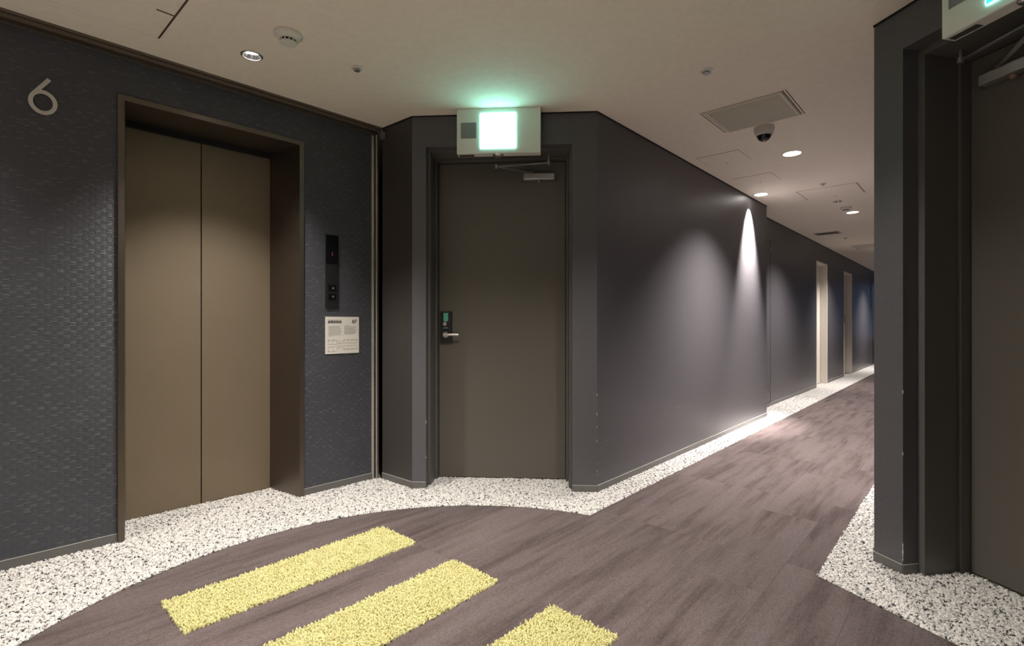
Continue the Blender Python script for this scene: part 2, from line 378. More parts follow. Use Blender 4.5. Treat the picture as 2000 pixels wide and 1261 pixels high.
# ------------------------------------------------------------------ ceiling with real holes for the downlights
bm = bmesh.new(); prism(bm, [(-7,-3.2), (3.2,-3.2), uv(6,.4), uv(UEND+.4,.4), uv(UEND+.4,-2.6), uv(3,-3.4), (-7,5)], H, H+.12)
ceil = tag(fin('ceiling', bm, M['ceil']), 'flecked beige papered ceiling over foyer and corridor', 'ceiling', kind='structure')
holes = [(*uv(l[1], l[2]), .043 if l[0] == 'pin' else .064) for l in LAMPS] + [(x, y, .05) for x, y, _ in FOYER]
bm = bmesh.new()
for x, y, r in holes: lathe(bm, [(r, -.05), (r, .075)], 32, 'z', (x, y, H))
bmesh.ops.recalc_face_normals(bm, faces=bm.faces)
cme = bpy.data.meshes.new('cut'); bm.to_mesh(cme); bm.free(); cut = new_obj('cut', cme)
md = ceil.modifiers.new('b', 'BOOLEAN'); md.object = cut; md.operation = 'DIFFERENCE'; md.solver = 'EXACT'
dg = bpy.context.evaluated_depsgraph_get(); nm = bpy.data.meshes.new_from_object(ceil.evaluated_get(dg)); ceil.modifiers.clear(); ceil.data = nm
bpy.data.objects.remove(cut, do_unlink=True)

# ------------------------------------------------------------------ walls
def wall(name, polys, m, lab):
    bm = bmesh.new()
    for pts, z0, z1 in polys: prism(bm, pts, z0, z1)
    return tag(fin(name, bm, m), lab, 'wall', kind='structure')
ZE, ZF = 2.176, 2.195
WT = .36
wall('wall_left', [([ew(0), ew(tR), ew(tR,WT), ew(0,WT)], 0, H), ([ew(tL), ew(5.6), ew(5.6,WT), ew(tL,WT)], 0, H), ([ew(tR), ew(tL), ew(tL,WT), ew(tR,WT)], ZE, H)],
     M['weave'], 'dark basket-weave papered wall around the elevator')
ncor = Vector((-(S1-S0).y, (S1-S0).x)).normalized()
wall('wall_corner', [([tuple(S0), tuple(S1), fw(0,.3), tuple(S0+ncor*.25)], 0, H)], M['shaded_paper'], 'narrow dark angled wall between elevator wall and grey door')
wall('wall_front', [([fw(0), fw(.09), fw(.09,WT), fw(0,WT)], 0, H), ([fw(1.02), fw(LF), uv(uC2+.3,VL-.17), fw(1.02,WT)], 0, H), ([fw(.09), fw(1.02), fw(1.02,WT), fw(.09,WT)], ZF, H)],
     M['paper_front'], 'dark papered wall around the central grey steel door')
cw = wall('wall_corridor_left', [([tuple(C2), uv(UJ,VL), uv(UJ,VL-.3), uv(uC2+.31,VL-.18)], 0, H)], M['paper'], 'long dark linen papered corridor wall with light scallops')
def u_of(px, v):
    r = (px-1000)/F; D = v/(UC*r-US); return US*r*D+UC*D
dA = (u_of(1594,VF), u_of(1615.5,VF)); dB = (u_of(1648,VF), u_of(1663.5,VF)); print('doors', dA, dB)
ZW = 2.10
segs = [(UJ-.9, dA[0]), (dA[1], dB[0]), (dB[1], UEND)]
wall('wall_corridor_recess', [([uv(a,VF), uv(b,VF), uv(b,VF-.3), uv(a,VF-.3)], 0, H) for a, b in segs] + [([uv(a,VF), uv(b,VF), uv(b,VF-.3), uv(a,VF-.3)], ZW, H) for a, b in (dA, dB)],
     M['paper'], 'set-back far part of the dark corridor wall holding the two white doors')
wall('wall_corridor_right', [([tuple(P0), uv(UEND,VR), uv(UEND,VR+.25), (P0.x+.35,P0.y+.2)], 0, H)], M['paper'], 'right wall of the corridor, hidden behind the pier')
wall('wall_right', [([tuple(P0), tuple(P1), rw(0,WT+.05), (P0.x+.36,P0.y+.15)], 0, H), ([rw(1.02), rw(3.6), rw(3.6,WT), rw(1.02,WT)], 0, H), ([rw(0), rw(1.02), rw(1.02,WT), rw(0,WT)], 2.223, H)],
     M['paper_front'], 'dark papered pier and wall around the door at the right edge')
wall('wall_end', [([uv(UEND,VF-.2), uv(UEND,VR+.2), uv(UEND+.2,VR+.2), uv(UEND+.2,VF-.2)], 0, .6), ([uv(UEND,VF-.2), uv(UEND,VR+.2), uv(UEND+.2,VR+.2), uv(UEND+.2,VF-.2)], 2.2, H),
                  ([uv(UEND,VF-.2), uv(UEND,VF+.15), uv(UEND+.2,VF+.15), uv(UEND+.2,VF-.2)], .6, 2.2), ([uv(UEND,VR-.15), uv(UEND,VR+.2), uv(UEND+.2,VR+.2), uv(UEND+.2,VR-.15)], .6, 2.2)],
     M['dark_wall'], 'end wall of the corridor around its window')
p = ew(5.6); q = rw(3.6)
wall('wall_rear', [([(p[0]-.1,p[1]+.3), (p[0]-.1,-2.0), (p[0]+.05,-2.0), (p[0]+.05,p[1])], 0, H), ([(p[0]-.1,-2.2), (q[0]+.4,-2.2), (q[0]+.4,-2.0), (p[0]-.1,-2.0)], 0, H), ([(q[0],-2.0), (q[0]+.4,-2.0), (q[0]+.4,q[1]), (q[0],q[1])], 0, H)],
     M['rear'], 'grey walls closing the foyer behind the camera')
wn = empty('window_1', (*uv(UEND+.02,(VF+VR)/2), .6), angC-math.pi/2, 'window at the end of the corridor giving bluish daylight', 'window', kind='structure')
bm = bmesh.new(); box(bm, -.66, .66, .02, .03, .03, 1.57); fin('pane', bm, M['sky'], wn)
bm = bmesh.new()
for a in (-.66, -.02, .62): box(bm, a, a+.04, -.0, .05, 0, 1.6)
box(bm, -.62,-.02,0,.05,0,.04); box(bm,.02,.62,0,.05,0,.04); box(bm,-.62,-.02,0,.05,1.56,1.6); box(bm,.02,.62,0,.05,1.56,1.6); fin('window_frame', bm, M['alu'], wn)

# baseboards
def baseboard(name, runs, lab, z=.052):
    bm = bmesh.new()
    for a, b in runs:
        a, b = Vector(a), Vector(b); d = (b-a).normalized(); n = Vector((d.y, -d.x))   # room side (right of travel)
        prism(bm, [a, b, b+n*.004, a+n*.004], 0, z, 0); prism(bm, [a, b, b+n*.0046, a+n*.0046], z, z+.0022, 1)
    return tag(fin(name, bm, [M['base'], M['basecap']]), lab, 'baseboard', kind='structure')
baseboard('baseboard_left', [(ew(5.2), ew(tL+.001)), (ew(tR-.001), ew(.032))], 'low grey vinyl baseboard of the elevator wall')
baseboard('baseboard_corner', [(S0, S1)], 'grey vinyl baseboard of the narrow angled wall')
baseboard('baseboard_front', [(fw(0), fw(.09)), (fw(1.02), fw(LF))], 'grey vinyl baseboard beside the central grey door')
baseboard('baseboard_corridor', [(C2, uv(UJ,VL)), (uv(UJ-.5,VF), uv(dA[0],VF)), (uv(dA[1],VF), uv(dB[0],VF)), (uv(dB[1],VF), uv(UEND,VF))], 'grey vinyl baseboard along the left side of the corridor')
baseboard('baseboard_right', [(P0, P1), (P1, rw(0,.075)), (rw(1.02), rw(3.4))], 'grey vinyl baseboard of the right pier')
# thin dark edge where wall meets ceiling
def edge(name, runs, lab):
    bm = bmesh.new()
    for a, b in runs:
        a, b = Vector(a), Vector(b); d = (b-a).normalized(); n = Vector((d.y, -d.x)); prism(bm, [a, b, b+n*.006, a+n*.006], H-.007, H)
    tag(fin(name, bm, M['black']), lab, 'trim', kind='structure')
edge('trim_1', [(S0, S1), (S1, C2), (C2, uv(UJ,VL)), (uv(UJ-.5,VF), uv(UEND,VF))], 'thin black edge strip along the ceiling above the central door and corridor wall')
edge('trim_2', [(P0, P1), (P1, rw(3.4))], 'thin black edge strip along the ceiling above the right pier')

# fire shutter slot along the elevator wall + guide rail at the corner
sh = empty('shutter_housing', (E1.x, E1.y, H), angE, 'dark slotted metal fire-shutter housing along the ceiling above the elevator', 'fire shutter')
bm = bmesh.new(); box(bm, -5.4, .0, -.014, 0, -.040, 0); box(bm, -5.4, -.0, -.046, -.034, -.030, 0); box(bm, -5.4, 0, -.056, -.050, -.012, 0); fin('slot_lip', bm, M['slot'], sh)
bm = bmesh.new(); box(bm, -5.4, .0, -.034, -.014, -.010, 0); box(bm, -5.4, .0, -.050, -.046, -.006, 0); fin('slot_gap', bm, M['black'], sh)
rl = empty('guide_rail', (E1.x, E1.y, 0), angF, 'vertical steel shutter guide rail in the corner between elevator wall and angled wall', 'guide rail')
bm = bmesh.new(); box(bm, -.030, -.012, -.034, -.004, 0, H-.05); fin('rail_flange', bm, M['rail'], rl, bevel=.0015)
bm = bmesh.new(); box(bm, .002, .012, -.040, -.004, 0, H-.05); fin('rail_flange', bm, M['rail'], rl, bevel=.0015)
bm = bmesh.new(); box(bm, -.012, .002, -.010, -.004, 0, H-.05); fin('rail_channel', bm, M['black'], rl)
sm = tag(empty('shutter_sensor', (S0.x+.012, S0.y-.026, H-.082), math.radians(-40)), 'small grey block at the top of the guide rail under the ceiling', 'sensor')
bm = bmesh.new(); box(bm, -.014, .014, -.012, .010, 0, .045); fin('housing', bm, M['alu'], sm, bevel=.002)

# ------------------------------------------------------------------ elevator
XR, XL = -tR, -tL       # local x (towards the right) of the frame's outer edges
el = empty('door_1', (E1.x, E1.y, 0), angE, 'bronze two-panel elevator door in its deep bronze frame', 'elevator door', kind='structure')
bm = bmesh.new(); fwd = .026
prism(bm, [(XL,-.012), (XL+fwd,-.012), (XL+fwd+SJ,DC), (XL,DC)], 0, ZE-fwd); fin('door_jamb', bm, M['bronze_frame'], el)
bm = bmesh.new(); prism(bm, [(XR-fwd,-.012), (XR,-.012), (XR,DC), (XR-fwd-SJ,DC)], 0, ZE-fwd); fin('door_jamb', bm, M['bronze_frame'], el)
bm = bmesh.new(); box(bm, XL, XR, -.012, DC, ZE-fwd, ZE); fin('door_head', bm, M['bronze_frame'], el)
bm = bmesh.new(); box(bm, XL+.03, XR-.03, DC-.02, DC+.02, ZE-fwd-.030, ZE-fwd); fin('header_gap', bm, M['black'], el)
xs = -t_of(393.5, DC); xl, xr = XL+fwd+SJ, XR-fwd-SJ
for a, b in ((xl-.03, xs-.0025), (xs+.0025, xr+.03)):
    bm = bmesh.new(); box(bm, a, b, DC+.002, DC+.035, .012, ZE-fwd-.026); fin('door_panel', bm, M['bronze'], el, bevel=.002)
bm = bmesh.new(); box(bm, xl-.03, xr+.03, DC-.001, DC+.05, 0, .010); fin('sill', bm, M['rail'], el)
bm = bmesh.new(); box(bm, xl-.03, xr+.03, DC+.04, DC+.05, .01, ZE); fin('shaft_backing', bm, M['black'], el)

# call panel
tc_ = t_of(647.5); px0 = -tc_
cp = empty('call_panel', (*ew(tc_), 1.165), angE, 'tall narrow black elevator call panel right of the elevator', 'call panel')
hp = .043
bm = bmesh.new(); box(bm, -hp, hp, -.008, 0, 0, .465); fin('face_plate', bm, M['blackplastic'], cp, bevel=.0012)
bm = bmesh.new(); box(bm, -hp+.001, hp-.001, -.0105, -.008, .282, .464); dp = fin('display', bm, M['blackgloss'], cp, bevel=.0008)
for z in (.128, .072):
    bm = bmesh.new(); box(bm, -.026, .026, -.0105, -.008, z-.021, z+.021); b_ = fin('button', bm, M['blackgloss'], cp, bevel=.001)
    bm = bmesh.new(); s = 1 if z > .1 else -1
    prism(bm, [(-.009,-.006*s), (.009,-.006*s), (0,.009*s)], .0105, .0112); 
    for v_ in bm.verts: v_.co = Vector((v_.co.x+.006, -v_.co.z, v_.co.y+z))
    fin('arrow', bm, M['alu'], b_)
def text_mesh(name, s, size, m, parent, loc, depth=.0006):
    cu = bpy.data.curves.new('t', 'FONT'); cu.body = s; cu.size = size; cu.align_x = 'CENTER'; cu.align_y = 'CENTER'; cu.extrude = depth
    o = bpy.data.objects.new('t', cu); COL.objects.link(o); d_ = bpy.context.evaluated_depsgraph_get(); me = bpy.data.meshes.new_from_object(o.evaluated_get(d_))
    bpy.data.objects.remove(o, do_unlink=True); me.materials.clear(); me.materials.append(m)
    me.transform(Matrix.Rotation(math.pi/2, 4, 'X')); t = new_obj(name, me, parent); t.location = loc; return t
bm = bmesh.new(); box(bm, -.0015, .0015, -.0112, -.0105, .332, .356); box(bm, -.006, -.0015, -.0112, -.0105, .349, .352); fin('digit', bm, M['reddot'], dp)['label'] = 'dim red digit 1'

# notice
ta, tb = t_of(635), t_of(700.5); tm = (ta+tb)/2; hw = (ta-tb)/2
nt = empty('evacuation_notice', (*ew(tm), .873), angE, 'white evacuation map notice headed 6F on the wall under the call panel', 'notice')
nh = .237
bm = bmesh.new(); box(bm, -hw, hw, -.004, 0, 0, nh); fin('sheet', bm, M['paper_sheet'], nt)
text_mesh('lettering', '避難経路図', .019, M['ink'], nt, (-hw+.062, -.0046, nh-.034))
text_mesh('lettering', '6F', .036, M['ink'], nt, (hw-.034, -.0046, nh-.031))
bm = bmesh.new(); box(bm, -hw+.018, -hw+.105, -.0046, -.004, nh-.021, nh-.0195)
for i in range(9):
    z = nh-.062-i*.0078; wdt = (.088,.075,.09,.08,.09,.09,.082,.085,.034)[i]
    for j in range(7):
        x = -hw+.020+j*wdt/7; box(bm, x, x+wdt/7-.0018, -.0046, -.004, z, z+.0026)
for i in range(7):
    z = nh-.058-i*.0088; wdt = (.034,.088,.07,.088,.08,.082,.07)[i]
    for j in range(6):
        x = .012+j*wdt/6; box(bm, x, x+wdt/6-.0014, -.0046, -.004, z, z+.0034)
fin('text_lines', bm, M['inkgrey'], nt)['kind'] = 'stuff'
bm = bmesh.new()
def hl(x0, x1, z, t=.0012): box(bm, x0, x1, -.0046, -.004, z, z+t)
def vl(x, z0, z1, t=.0012): box(bm, x, x+t, -.0046, -.004, z0, z1)
for zz in (.026, .050, .066, .088): hl(.008, hw-.012, zz)
for i in range(5): vl(.008+i*(hw-.021)/4, .026, .050); vl(.008+i*(hw-.021)/4, .066, .089)
for zz in (.016, .044, .060, .088): hl(-hw+.018, -.045, zz)
for i in range(3): vl(-hw+.018+i*.029, .016, .044); vl(-hw+.018+i*.029, .060, .089)
for i in range(4): vl(-.036+i*.011, .028, .050); vl(-.036+i*.011, .064, .086)
hl(-.036, -.002, .05); hl(-.036, -.002, .064)
for x, z in ((-hw+.020,.086),(-.060,.086),(.010,.086),(.040,.086),(.068,.088),(.1,.086),(.010,.026),(.040,.026),(.068,.027),(.1,.026),(-hw+.02,.015),(-.058,.015)):
    box(bm, x-.004, x+.004, -.0048, -.0042, z-.002, z+.004)
fin('floor_plan', bm, M['inkgrey'], nt)

# numeral 6
t6 = t_of(83.5)
D6 = ew(t6)[1]; z6 = HC+(630-224)*D6/F
six = empty('floor_number', (*ew(t6), z6), angE, 'large pale metal numeral 6 on the dark wall left of the elevator', 'number sign')
bm = bmesh.new(); n = 64
rx = (t_of(55)-t_of(112.5))/2; ry = 23.5*D6/F; st6 = .0155
def plate(bm, a, b, y0=-.012, y1=-.004):
    A0 = [bm.verts.new((p[0], y0, p[1])) for p in a]; B0 = [bm.verts.new((p[0], y0, p[1])) for p in b]
    A1 = [bm.verts.new((p[0], y1, p[1])) for p in a]; B1 = [bm.verts.new((p[0], y1, p[1])) for p in b]
    k_ = len(a)
    for i in range(k_):
        j = (i+1)%k_
        bm.faces.new([A0[i],A0[j],B0[j],B0[i]]); bm.faces.new([A1[i],B1[i],B1[j],A1[j]]); bm.faces.new([A0[i],A1[i],A1[j],A0[j]]); bm.faces.new([B0[i],B0[j],B1[j],B1[i]])
plate(bm, [(rx*math.cos(2*math.pi*i/n), ry+ry*math.sin(2*math.pi*i/n)) for i in range(n)], [((rx-st6)*math.cos(2*math.pi*i/n), ry+(ry-st6)*math.sin(2*math.pi*i/n)) for i in range(n)])
tx, tz = t6-t_of(92), (224-151.5)*D6/F                      # outer top corner of the stem
ex, ez = tx/rx, (tz-ry)/ry; dist = math.hypot(ex, ez); a = math.atan2(ez, ex)+math.acos(1/dist)
pb = Vector((rx*math.cos(a), ry+ry*math.sin(a))); tp = Vector((tx, tz)); d_ = (tp-pb).normalized(); nn = Vector((d_.y, -d_.x))*st6
q = [pb, tp, tp+nn, pb+nn+d_*.012]
f0 = [bm.verts.new((p.x,-.0121,p.y)) for p in q]; f1 = [bm.verts.new((p.x,-.0039,p.y)) for p in q]
bm.faces.new(f0); bm.faces.new(f1[::-1])
for i in range(4): bm.faces.new([f0[i], f0[(i+1)%4], f1[(i+1)%4], f1[i]])
fin('numeral_plate', bm, M['six'], six)
for x, z in ((-rx+.008,ry),(rx-.008,ry),(tx+.002,tz-.012)):
    bm = bmesh.new(); lathe(bm, [(.003,-.005),(.003,0)], 10, 'y', (x,0,z)); fin('standoff', bm, M['alu'], six)


# ------------------------------------------------------------------ steel doors
def door_lock(parent, x, z, y):
    lk = bmesh.new(); box(lk, x-.041, x+.041, y-.016, y, z, z+.216); pl = fin('lock_plate', lk, M['blackplastic'], parent, bevel=.003)
    b = bmesh.new(); box(b, x-.017, x+.015, y-.0185, y-.016, z+.150, z+.205); fin('green_display', b, M['green'], pl)
    b = bmesh.new(); lathe(b, [(.0145,y-.016),(.0145,y-.026),(.012,y-.029),(.004,y-.029),(.003,y-.024)], 24, 'y', (x-.006,0,z+.128)); fin('key_cylinder', b, M['chrome'], pl, True)
    b = bmesh.new(); box(b, x-.016, x+.006, y-.020, y-.016, z+.144, z+.150); box(b, x-.018, x+.014, y-.018, y-.016, z+.100, z+.105); fin('lock_label', b, M['alu'], pl)
    lv = bmesh.new(); lathe(lv, [(.021,y-.016),(.021,y-.026),(.017,y-.030),(.0,y-.030)], 28, 'y', (x-.002,0,z+.057), False)
    lathe(lv, [(.009,y-.028),(.009,y-.052)], 16, 'y', (x-.002,0,z+.057))
    lathe(lv, [(.0088,x-.008),(.0088,x+.088),(.007,x+.094),(.003,x+.096)], 18, 'x', (0,y-.052,z+.057)); fin('lever_handle', lv, M['chrome'], parent, True)
def closer(parent, xa, xb, z, y, arm_to, elbow):
    b = bmesh.new(); box(b, xa, xb, y-.050, y-.004, z-.026, z+.020); cb = fin('closer_body', b, M['alu'], parent, bevel=.006)
    b = bmesh.new(); box(b, xa-.014, xa, y-.022, y, z-.026, z+.026); box(b, xb, xb+.014, y-.022, y, z-.026, z+.026); box(b, xa-.014, xb+.014, y-.004, y, z-.03, z+.028); fin('mounting_bracket', b, M['framegrey'], cb)
    b = bmesh.new(); lathe(b, [(.013,-.026),(.013,-.036),(.008,-.042),(.002,-.043)], 20, 'z', ((xa+xb)/2, y-.027, z)); fin('spindle_cap', b, M['knob'], cb, True)
    b = bmesh.new(); c0 = ((xa+xb)/2-.05, y-.027, z+.026); bar(b, c0, elbow, .018, .005); bar(b, elbow, arm_to, .012, .006)
    lathe(b, [(.010,-.012),(.010,.012)], 14, 'z', elbow); lathe(b, [(.012,-.010),(.012,.012),(.006,.012),(.006,.056)], 14, 'z', arm_to); lathe(b, [(.010,.018),(.010,.034)], 14, 'z', (c0[0], c0[1], z)); fin('closer_arm', b, M['alu'], parent)
def steel_door(name, o2, ang, x0, x1, ztop, d, st, lab, lockx=None, cl=None):
    """x0..x1 wall opening, d = depths of the three reveals, st = the two steps"""
    e = empty(name, (o2[0], o2[1], 0), ang, lab, 'door', kind='structure')
    dd = sum(d); a, b_, c = d; s1, s2 = st
    for sgn, xo in ((1, x0), (-1, x1)):
        bm = bmesh.new()
        X = sorted((xo, xo+sgn*s1)); box(bm, X[0], X[1], a, dd+.05, 0, ztop)
        X = sorted((xo+sgn*s1, xo+sgn*(s1+s2))); box(bm, X[0], X[1], a+b_, dd+.05, 0, ztop-s1)
        fin('door_jamb', bm, M['framegrey'], e, bevel=.001)
    bm = bmesh.new(); box(bm, x0+s1, x1-s1, a, dd+.05, ztop-s1, ztop); box(bm, x0+s1+s2, x1-s1-s2, a+b_, dd+.05, ztop-s1-s2, ztop-s1); fin('door_head', bm, M['framegrey'], e, bevel=.001)
    la, lb = x0+s1+s2+.003, x1-s1-s2-.003
    bm = bmesh.new(); box(bm, la, lb, dd, dd+.04, .016, ztop-s1-s2-.004); fin('door_leaf', bm, M['doorgrey'], e, bevel=.0015)
    bm = bmesh.new(); box(bm, la-.02, lb+.02, dd-.002, dd+.05, 0, .0125); fin('threshold', bm, M['chrome'], e)
    bm = bmesh.new(); box(bm, la-.02, lb+.02, dd+.05, dd+.06, 0, ztop); fin('door_backing', bm, M['black'], e)
    if lockx is not None: door_lock(e, la+lockx, .934, dd)
    if cl: closer(e, *cl)
    return e
steel_door('door_2', tuple(S1), angF, .09, 1.02, ZF, (.055,.145,.05), (.016,.014), 'dark grey steel door with lever handle and door closer in the centre wall', .050,
           (.703, .915, 2.056, .25, (.872,.13,2.118), (.540,.03,2.068)))
steel_door('door_3', tuple(P1), angR, 0, 1.02, 2.223, (.076,.172,.05), (.030,.014), 'dark grey steel door at the right edge of the picture behind the pier', None,
           (.105, .33, 2.065, .298, (.085,.19,2.15), (.42,.12,2.14)))
bm = bmesh.new()

# white corridor doors
def cream_door(name, a, b, lab, lock, pxl):
    o2 = uv(a, VF); L = b-a; q_ = (pxl-1000)/F; U_ = b-.022; rv = VF-(UC*q_-US)*U_/(US*q_+UC); print('reveal', rv, L)
    e = empty(name, (*o2, 0), angC, lab, 'door', kind='structure')
    for x0, x1 in ((.0, .022), (L-.022, L)):
        bm = bmesh.new(); box(bm, x0, x1, -.006, rv+.04, 0, ZW-.022); fin('door_jamb', bm, M['cream'], e, bevel=.001)
    bm = bmesh.new(); box(bm, 0, L, -.006, rv+.04, ZW-.022, ZW); fin('door_head', bm, M['cream'], e, bevel=.001)
    bm = bmesh.new(); box(bm, .024, L-.030, rv, rv+.035, .012, ZW-.026); fin('door_leaf', bm, M['cream'], e)
    bm = bmesh.new(); box(bm, .01, L-.01, rv+.04, rv+.05, 0, ZW); fin('door_backing', bm, M['black'], e)
    if lock is not None:
        bm = bmesh.new(); box(bm, lock-.035, lock+.035, rv-.014, rv, 1.08, 1.24); fin('lock_plate', bm, M['blackplastic'], e, bevel=.002)
        bm = bmesh.new(); box(bm, lock-.02, lock+.02, rv-.010, rv, .86, 1.06); lathe(bm, [(.009,lock-.1),(.009,lock+.01)], 12, 'x', (0,rv-.05,1.03)); lathe(bm, [(.009,rv-.05),(.009,rv)], 12, 'y', (lock,0,1.03))
        fin('lever_handle', bm, M['chrome'], e)
cream_door('door_4', *dA, 'nearer of the two cream white doors in the corridor', None, 1601.5)
cream_door('door_5', *dB, 'farther of the two cream white doors, with lock plate and lever', .62, 1652.5)
# flush service doors of the shafts
def service(name, u0, u1, z1, lab):
    e = empty(name, (*uv(u0, VF), 0), angC, lab, 'door', kind='structure'); L = u1-u0
    bm = bmesh.new(); box(bm, 0, L, -.010, 0, .06, z1); fin('door_frame', bm, M['framegrey'], e)
    bm = bmesh.new(); box(bm, .018, L-.018, -.0125, -.010, .08, z1-.018); fin('door_leaf', bm, M['paper'], e, bevel=.001)
    bm = bmesh.new(); box(bm, L, L+.028, -.008, 0, .06, z1); fin('door_gap', bm, M['black'], e)
    bm = bmesh.new(); box(bm, .012, L-.012, -.0106, -.010, .074, z1-.012); fin('door_gap', bm, M['black'], e)
    bm = bmesh.new(); lathe(bm, [(.005,z1-.16),(.005,z1-.08)], 8, 'z', (L-.006,-.014,0)); lathe(bm, [(.005,.2),(.005,.28)], 8, 'z', (L-.006,-.014,0)); fin('hinge', bm, M['alu'], e)
service('door_6', u_of(1502.5,VF)-.62, u_of(1502.5,VF), 2.12, 'flush dark shaft door just behind the wall step, only its edge showing')
service('door_7', u_of(1700.5,VF), u_of(1700.5,VF)+.7, 2.12, 'flush dark shaft door at the far end of the corridor')

# ------------------------------------------------------------------ exit signs
def exit_sign(o2, ang, lab, square_green):
    e = empty('exit_sign', (o2[0], o2[1], 2.114), ang, lab, 'exit sign', 'ceiling-high exit signs over the doors')
    W_, T, Z = .519, .062, H-2.114
    bm = bmesh.new(); box(bm, 0, W_, 0, T, 0, Z); fin('housing', bm, M['signwhite'], e, bevel=.004)
    x0, x1, z0, z1 = .147, .367, .030, .248
    if square_green:
        x0, x1 = .150, .372; z0 = .036
    bm = bmesh.new(); box(bm, x0, x1, -.006, -.0005, z0, z1); pn = fin('lit_panel', bm, M['sign_light'], e, bevel=.001)
    if square_green:
        bm = bmesh.new(); box(bm, x0+.003, x1-.003, -.0066, -.006, z0, z0+.075); box(bm, x0+.003, x0+.08, -.0066, -.006, z0+.075, z1); fin('green_field', bm, M['sign_green'], pn)
    bm = bmesh.new(); box(bm, .026, .122, -.0015, 0, .095, .192)
    gp = fin('speaker_grille', bm, M['grillegrey'], e)
    for i in range(14):
        b = bmesh.new(); box(b, .029+i*.0066, .0325+i*.0066, -.003, -.0015, .098, .189); 
        if i == 0: mm = None
        o = fin('grille_bar', b, M['grillegrey'], gp)
    bm = bmesh.new(); box(bm, .012, .105, .018, .048, -.002, -.0002); fin('battery_cover', bm, M['ivory_dark'], e)
    bm = bmesh.new(); lathe(bm, [(.034,0),(.032,-.004),(.024,-.011),(.010,-.014),(.001,-.0145)], 28, 'z', (.255,.032,0)); fin('emergency_lens', bm, M['chrome'], e, True)
    bm = bmesh.new(); box(bm, .05, W_-.05, T, T+.05, .05, Z-.03); fin('mounting_bracket', bm, M['framegrey'], e)
    return e
sx = (892-1000)/F; Ds = .0
pA = Vector(fw(0, -.095)); tt = (sx*pA.y-pA.x)/(UFv.x-sx*UFv.y); pA = pA+UFv*tt
exit_sign(pA, angF, 'white exit sign with glowing square panel above the central grey door', False)
exit_sign((1.584, 1.892), angR, 'white exit sign cut by the upper right picture edge above the right door', True)

# ------------------------------------------------------------------ downlights
def downlight(kind, x, y, watts, deg, blend, col, lab, grp='recessed ceiling downlights'):
    e = empty('downlight', (x, y, H), 0, lab, 'downlight', grp)
    r = .043 if kind == 'pin' else (.050 if kind == 'foyer' else .064)
    bm = bmesh.new(); lathe(bm, [(r-.001,-.0005),(r-.001,-.0035),(r+.005,-.003),(r+.008,-.0005)], 40, cap=False); fin('trim_ring', bm, M['whiteplastic'] if kind != 'pin' else M['alu'], e, True)
    bm = bmesh.new(); lathe(bm, [(r-.0015,-.001),(r*.86,.020),(r*.62,.040),(r*.45,.050)], 40, cap=False); fin('reflector', bm, M['mirror'], e, True)
    bm = bmesh.new()
    if kind == 'pin': lathe(bm, [(r*.74,.030),(r*.6,.020),(r*.001,.014)], 24)
    else: lathe(bm, [(r*.95,.004),(r*.5,.001),(r*.001,.0)], 32)
    fin('lamp', bm, M['lamp'], e, True)
    l = bpy.data.lights.new('spot', 'SPOT'); l.energy = watts; l.color = col; l.spot_size = math.radians(deg); l.spot_blend = blend; l.shadow_soft_size = .04
    lo = bpy.data.objects.new('spot', l); COL.objects.link(lo); lo.parent = e; lo.location = (0,0,-.012)
    if deg < 80: lo.rotation_euler = Vector((-UC*math.sin(.25), US*math.sin(.25), -math.cos(.25))).to_track_quat('-Z', 'Y').to_euler()   # wall washer turned to the corridor wall
    return e
for kd, u_, v_, wt, dg_, bl, cl_, lb in LAMPS:
    x, y = uv(u_, v_); downlight(kd, x, y, wt, dg_, bl, cl_, lb)
for (x, y, wf), lb in zip(FOYER, ('foyer downlight of the same row as the mirrored one, out of view to the left', 'foyer downlight over the circle of brown carpet, out of view overhead', 'foyer downlight just in front of the right pier, out of view overhead', 'foyer downlight almost above the camera, out of view', 'added fill light behind the camera for ceiling bounce, out of view')):
    downlight('foyer', x, y, wf, 116, 1.0, WARM, lb)

# ------------------------------------------------------------------ ceiling fittings
def detector(x, y, r, lab, ang=0):
    e = empty('smoke_detector', (x, y, H), ang, lab, 'smoke detector', 'smoke detectors')
    bm = bmesh.new(); lathe(bm, [(r,0),(r,-.006),(r*.96,-.012),(r*.80,-.022),(r*.62,-.028)], 40); fin('base', bm, M['whiteplastic'], e, True)
    bm = bmesh.new(); lathe(bm, [(r*.52,-.028),(r*.50,-.040)], 32); fin('sensing_slots', bm, M['black'], e, True)
    bm = bmesh.new()
    for i in range(12):
        a = 2*math.pi*i/12; c_, s_ = math.cos(a), math.sin(a)
        q = [Vector((c_*rr-s_*ww, s_*rr+c_*ww, 0)) for rr, ww in ((r*.50,-.0025),(r*.58,-.0025),(r*.58,.0025),(r*.50,.0025))]
        prism(bm, [(p_.x, p_.y) for p_ in q], -.040, -.027)
    fin('cage_bars', bm, M['whiteplastic'], e)
    bm = bmesh.new(); lathe(bm, [(r*.60,-.040),(r*.58,-.045),(r*.48,-.048),(r*.001,-.049)], 32); fin('cap', bm, M['whiteplastic'], e, True)
    bm = bmesh.new(); lathe(bm, [(.004,-.020),(.004,-.0265)], 10, 'z', (r*.55*math.cos(.6), r*.55*math.sin(.6), 0)); fin('indicator', bm, M['blackgloss'], e)
detector(-1.026, 2.352, .063, 'round white smoke detector on the ceiling above the elevator')
detector(*uv(6.917,-1.10), .058, 'smoke detector just before the second corridor downlight')
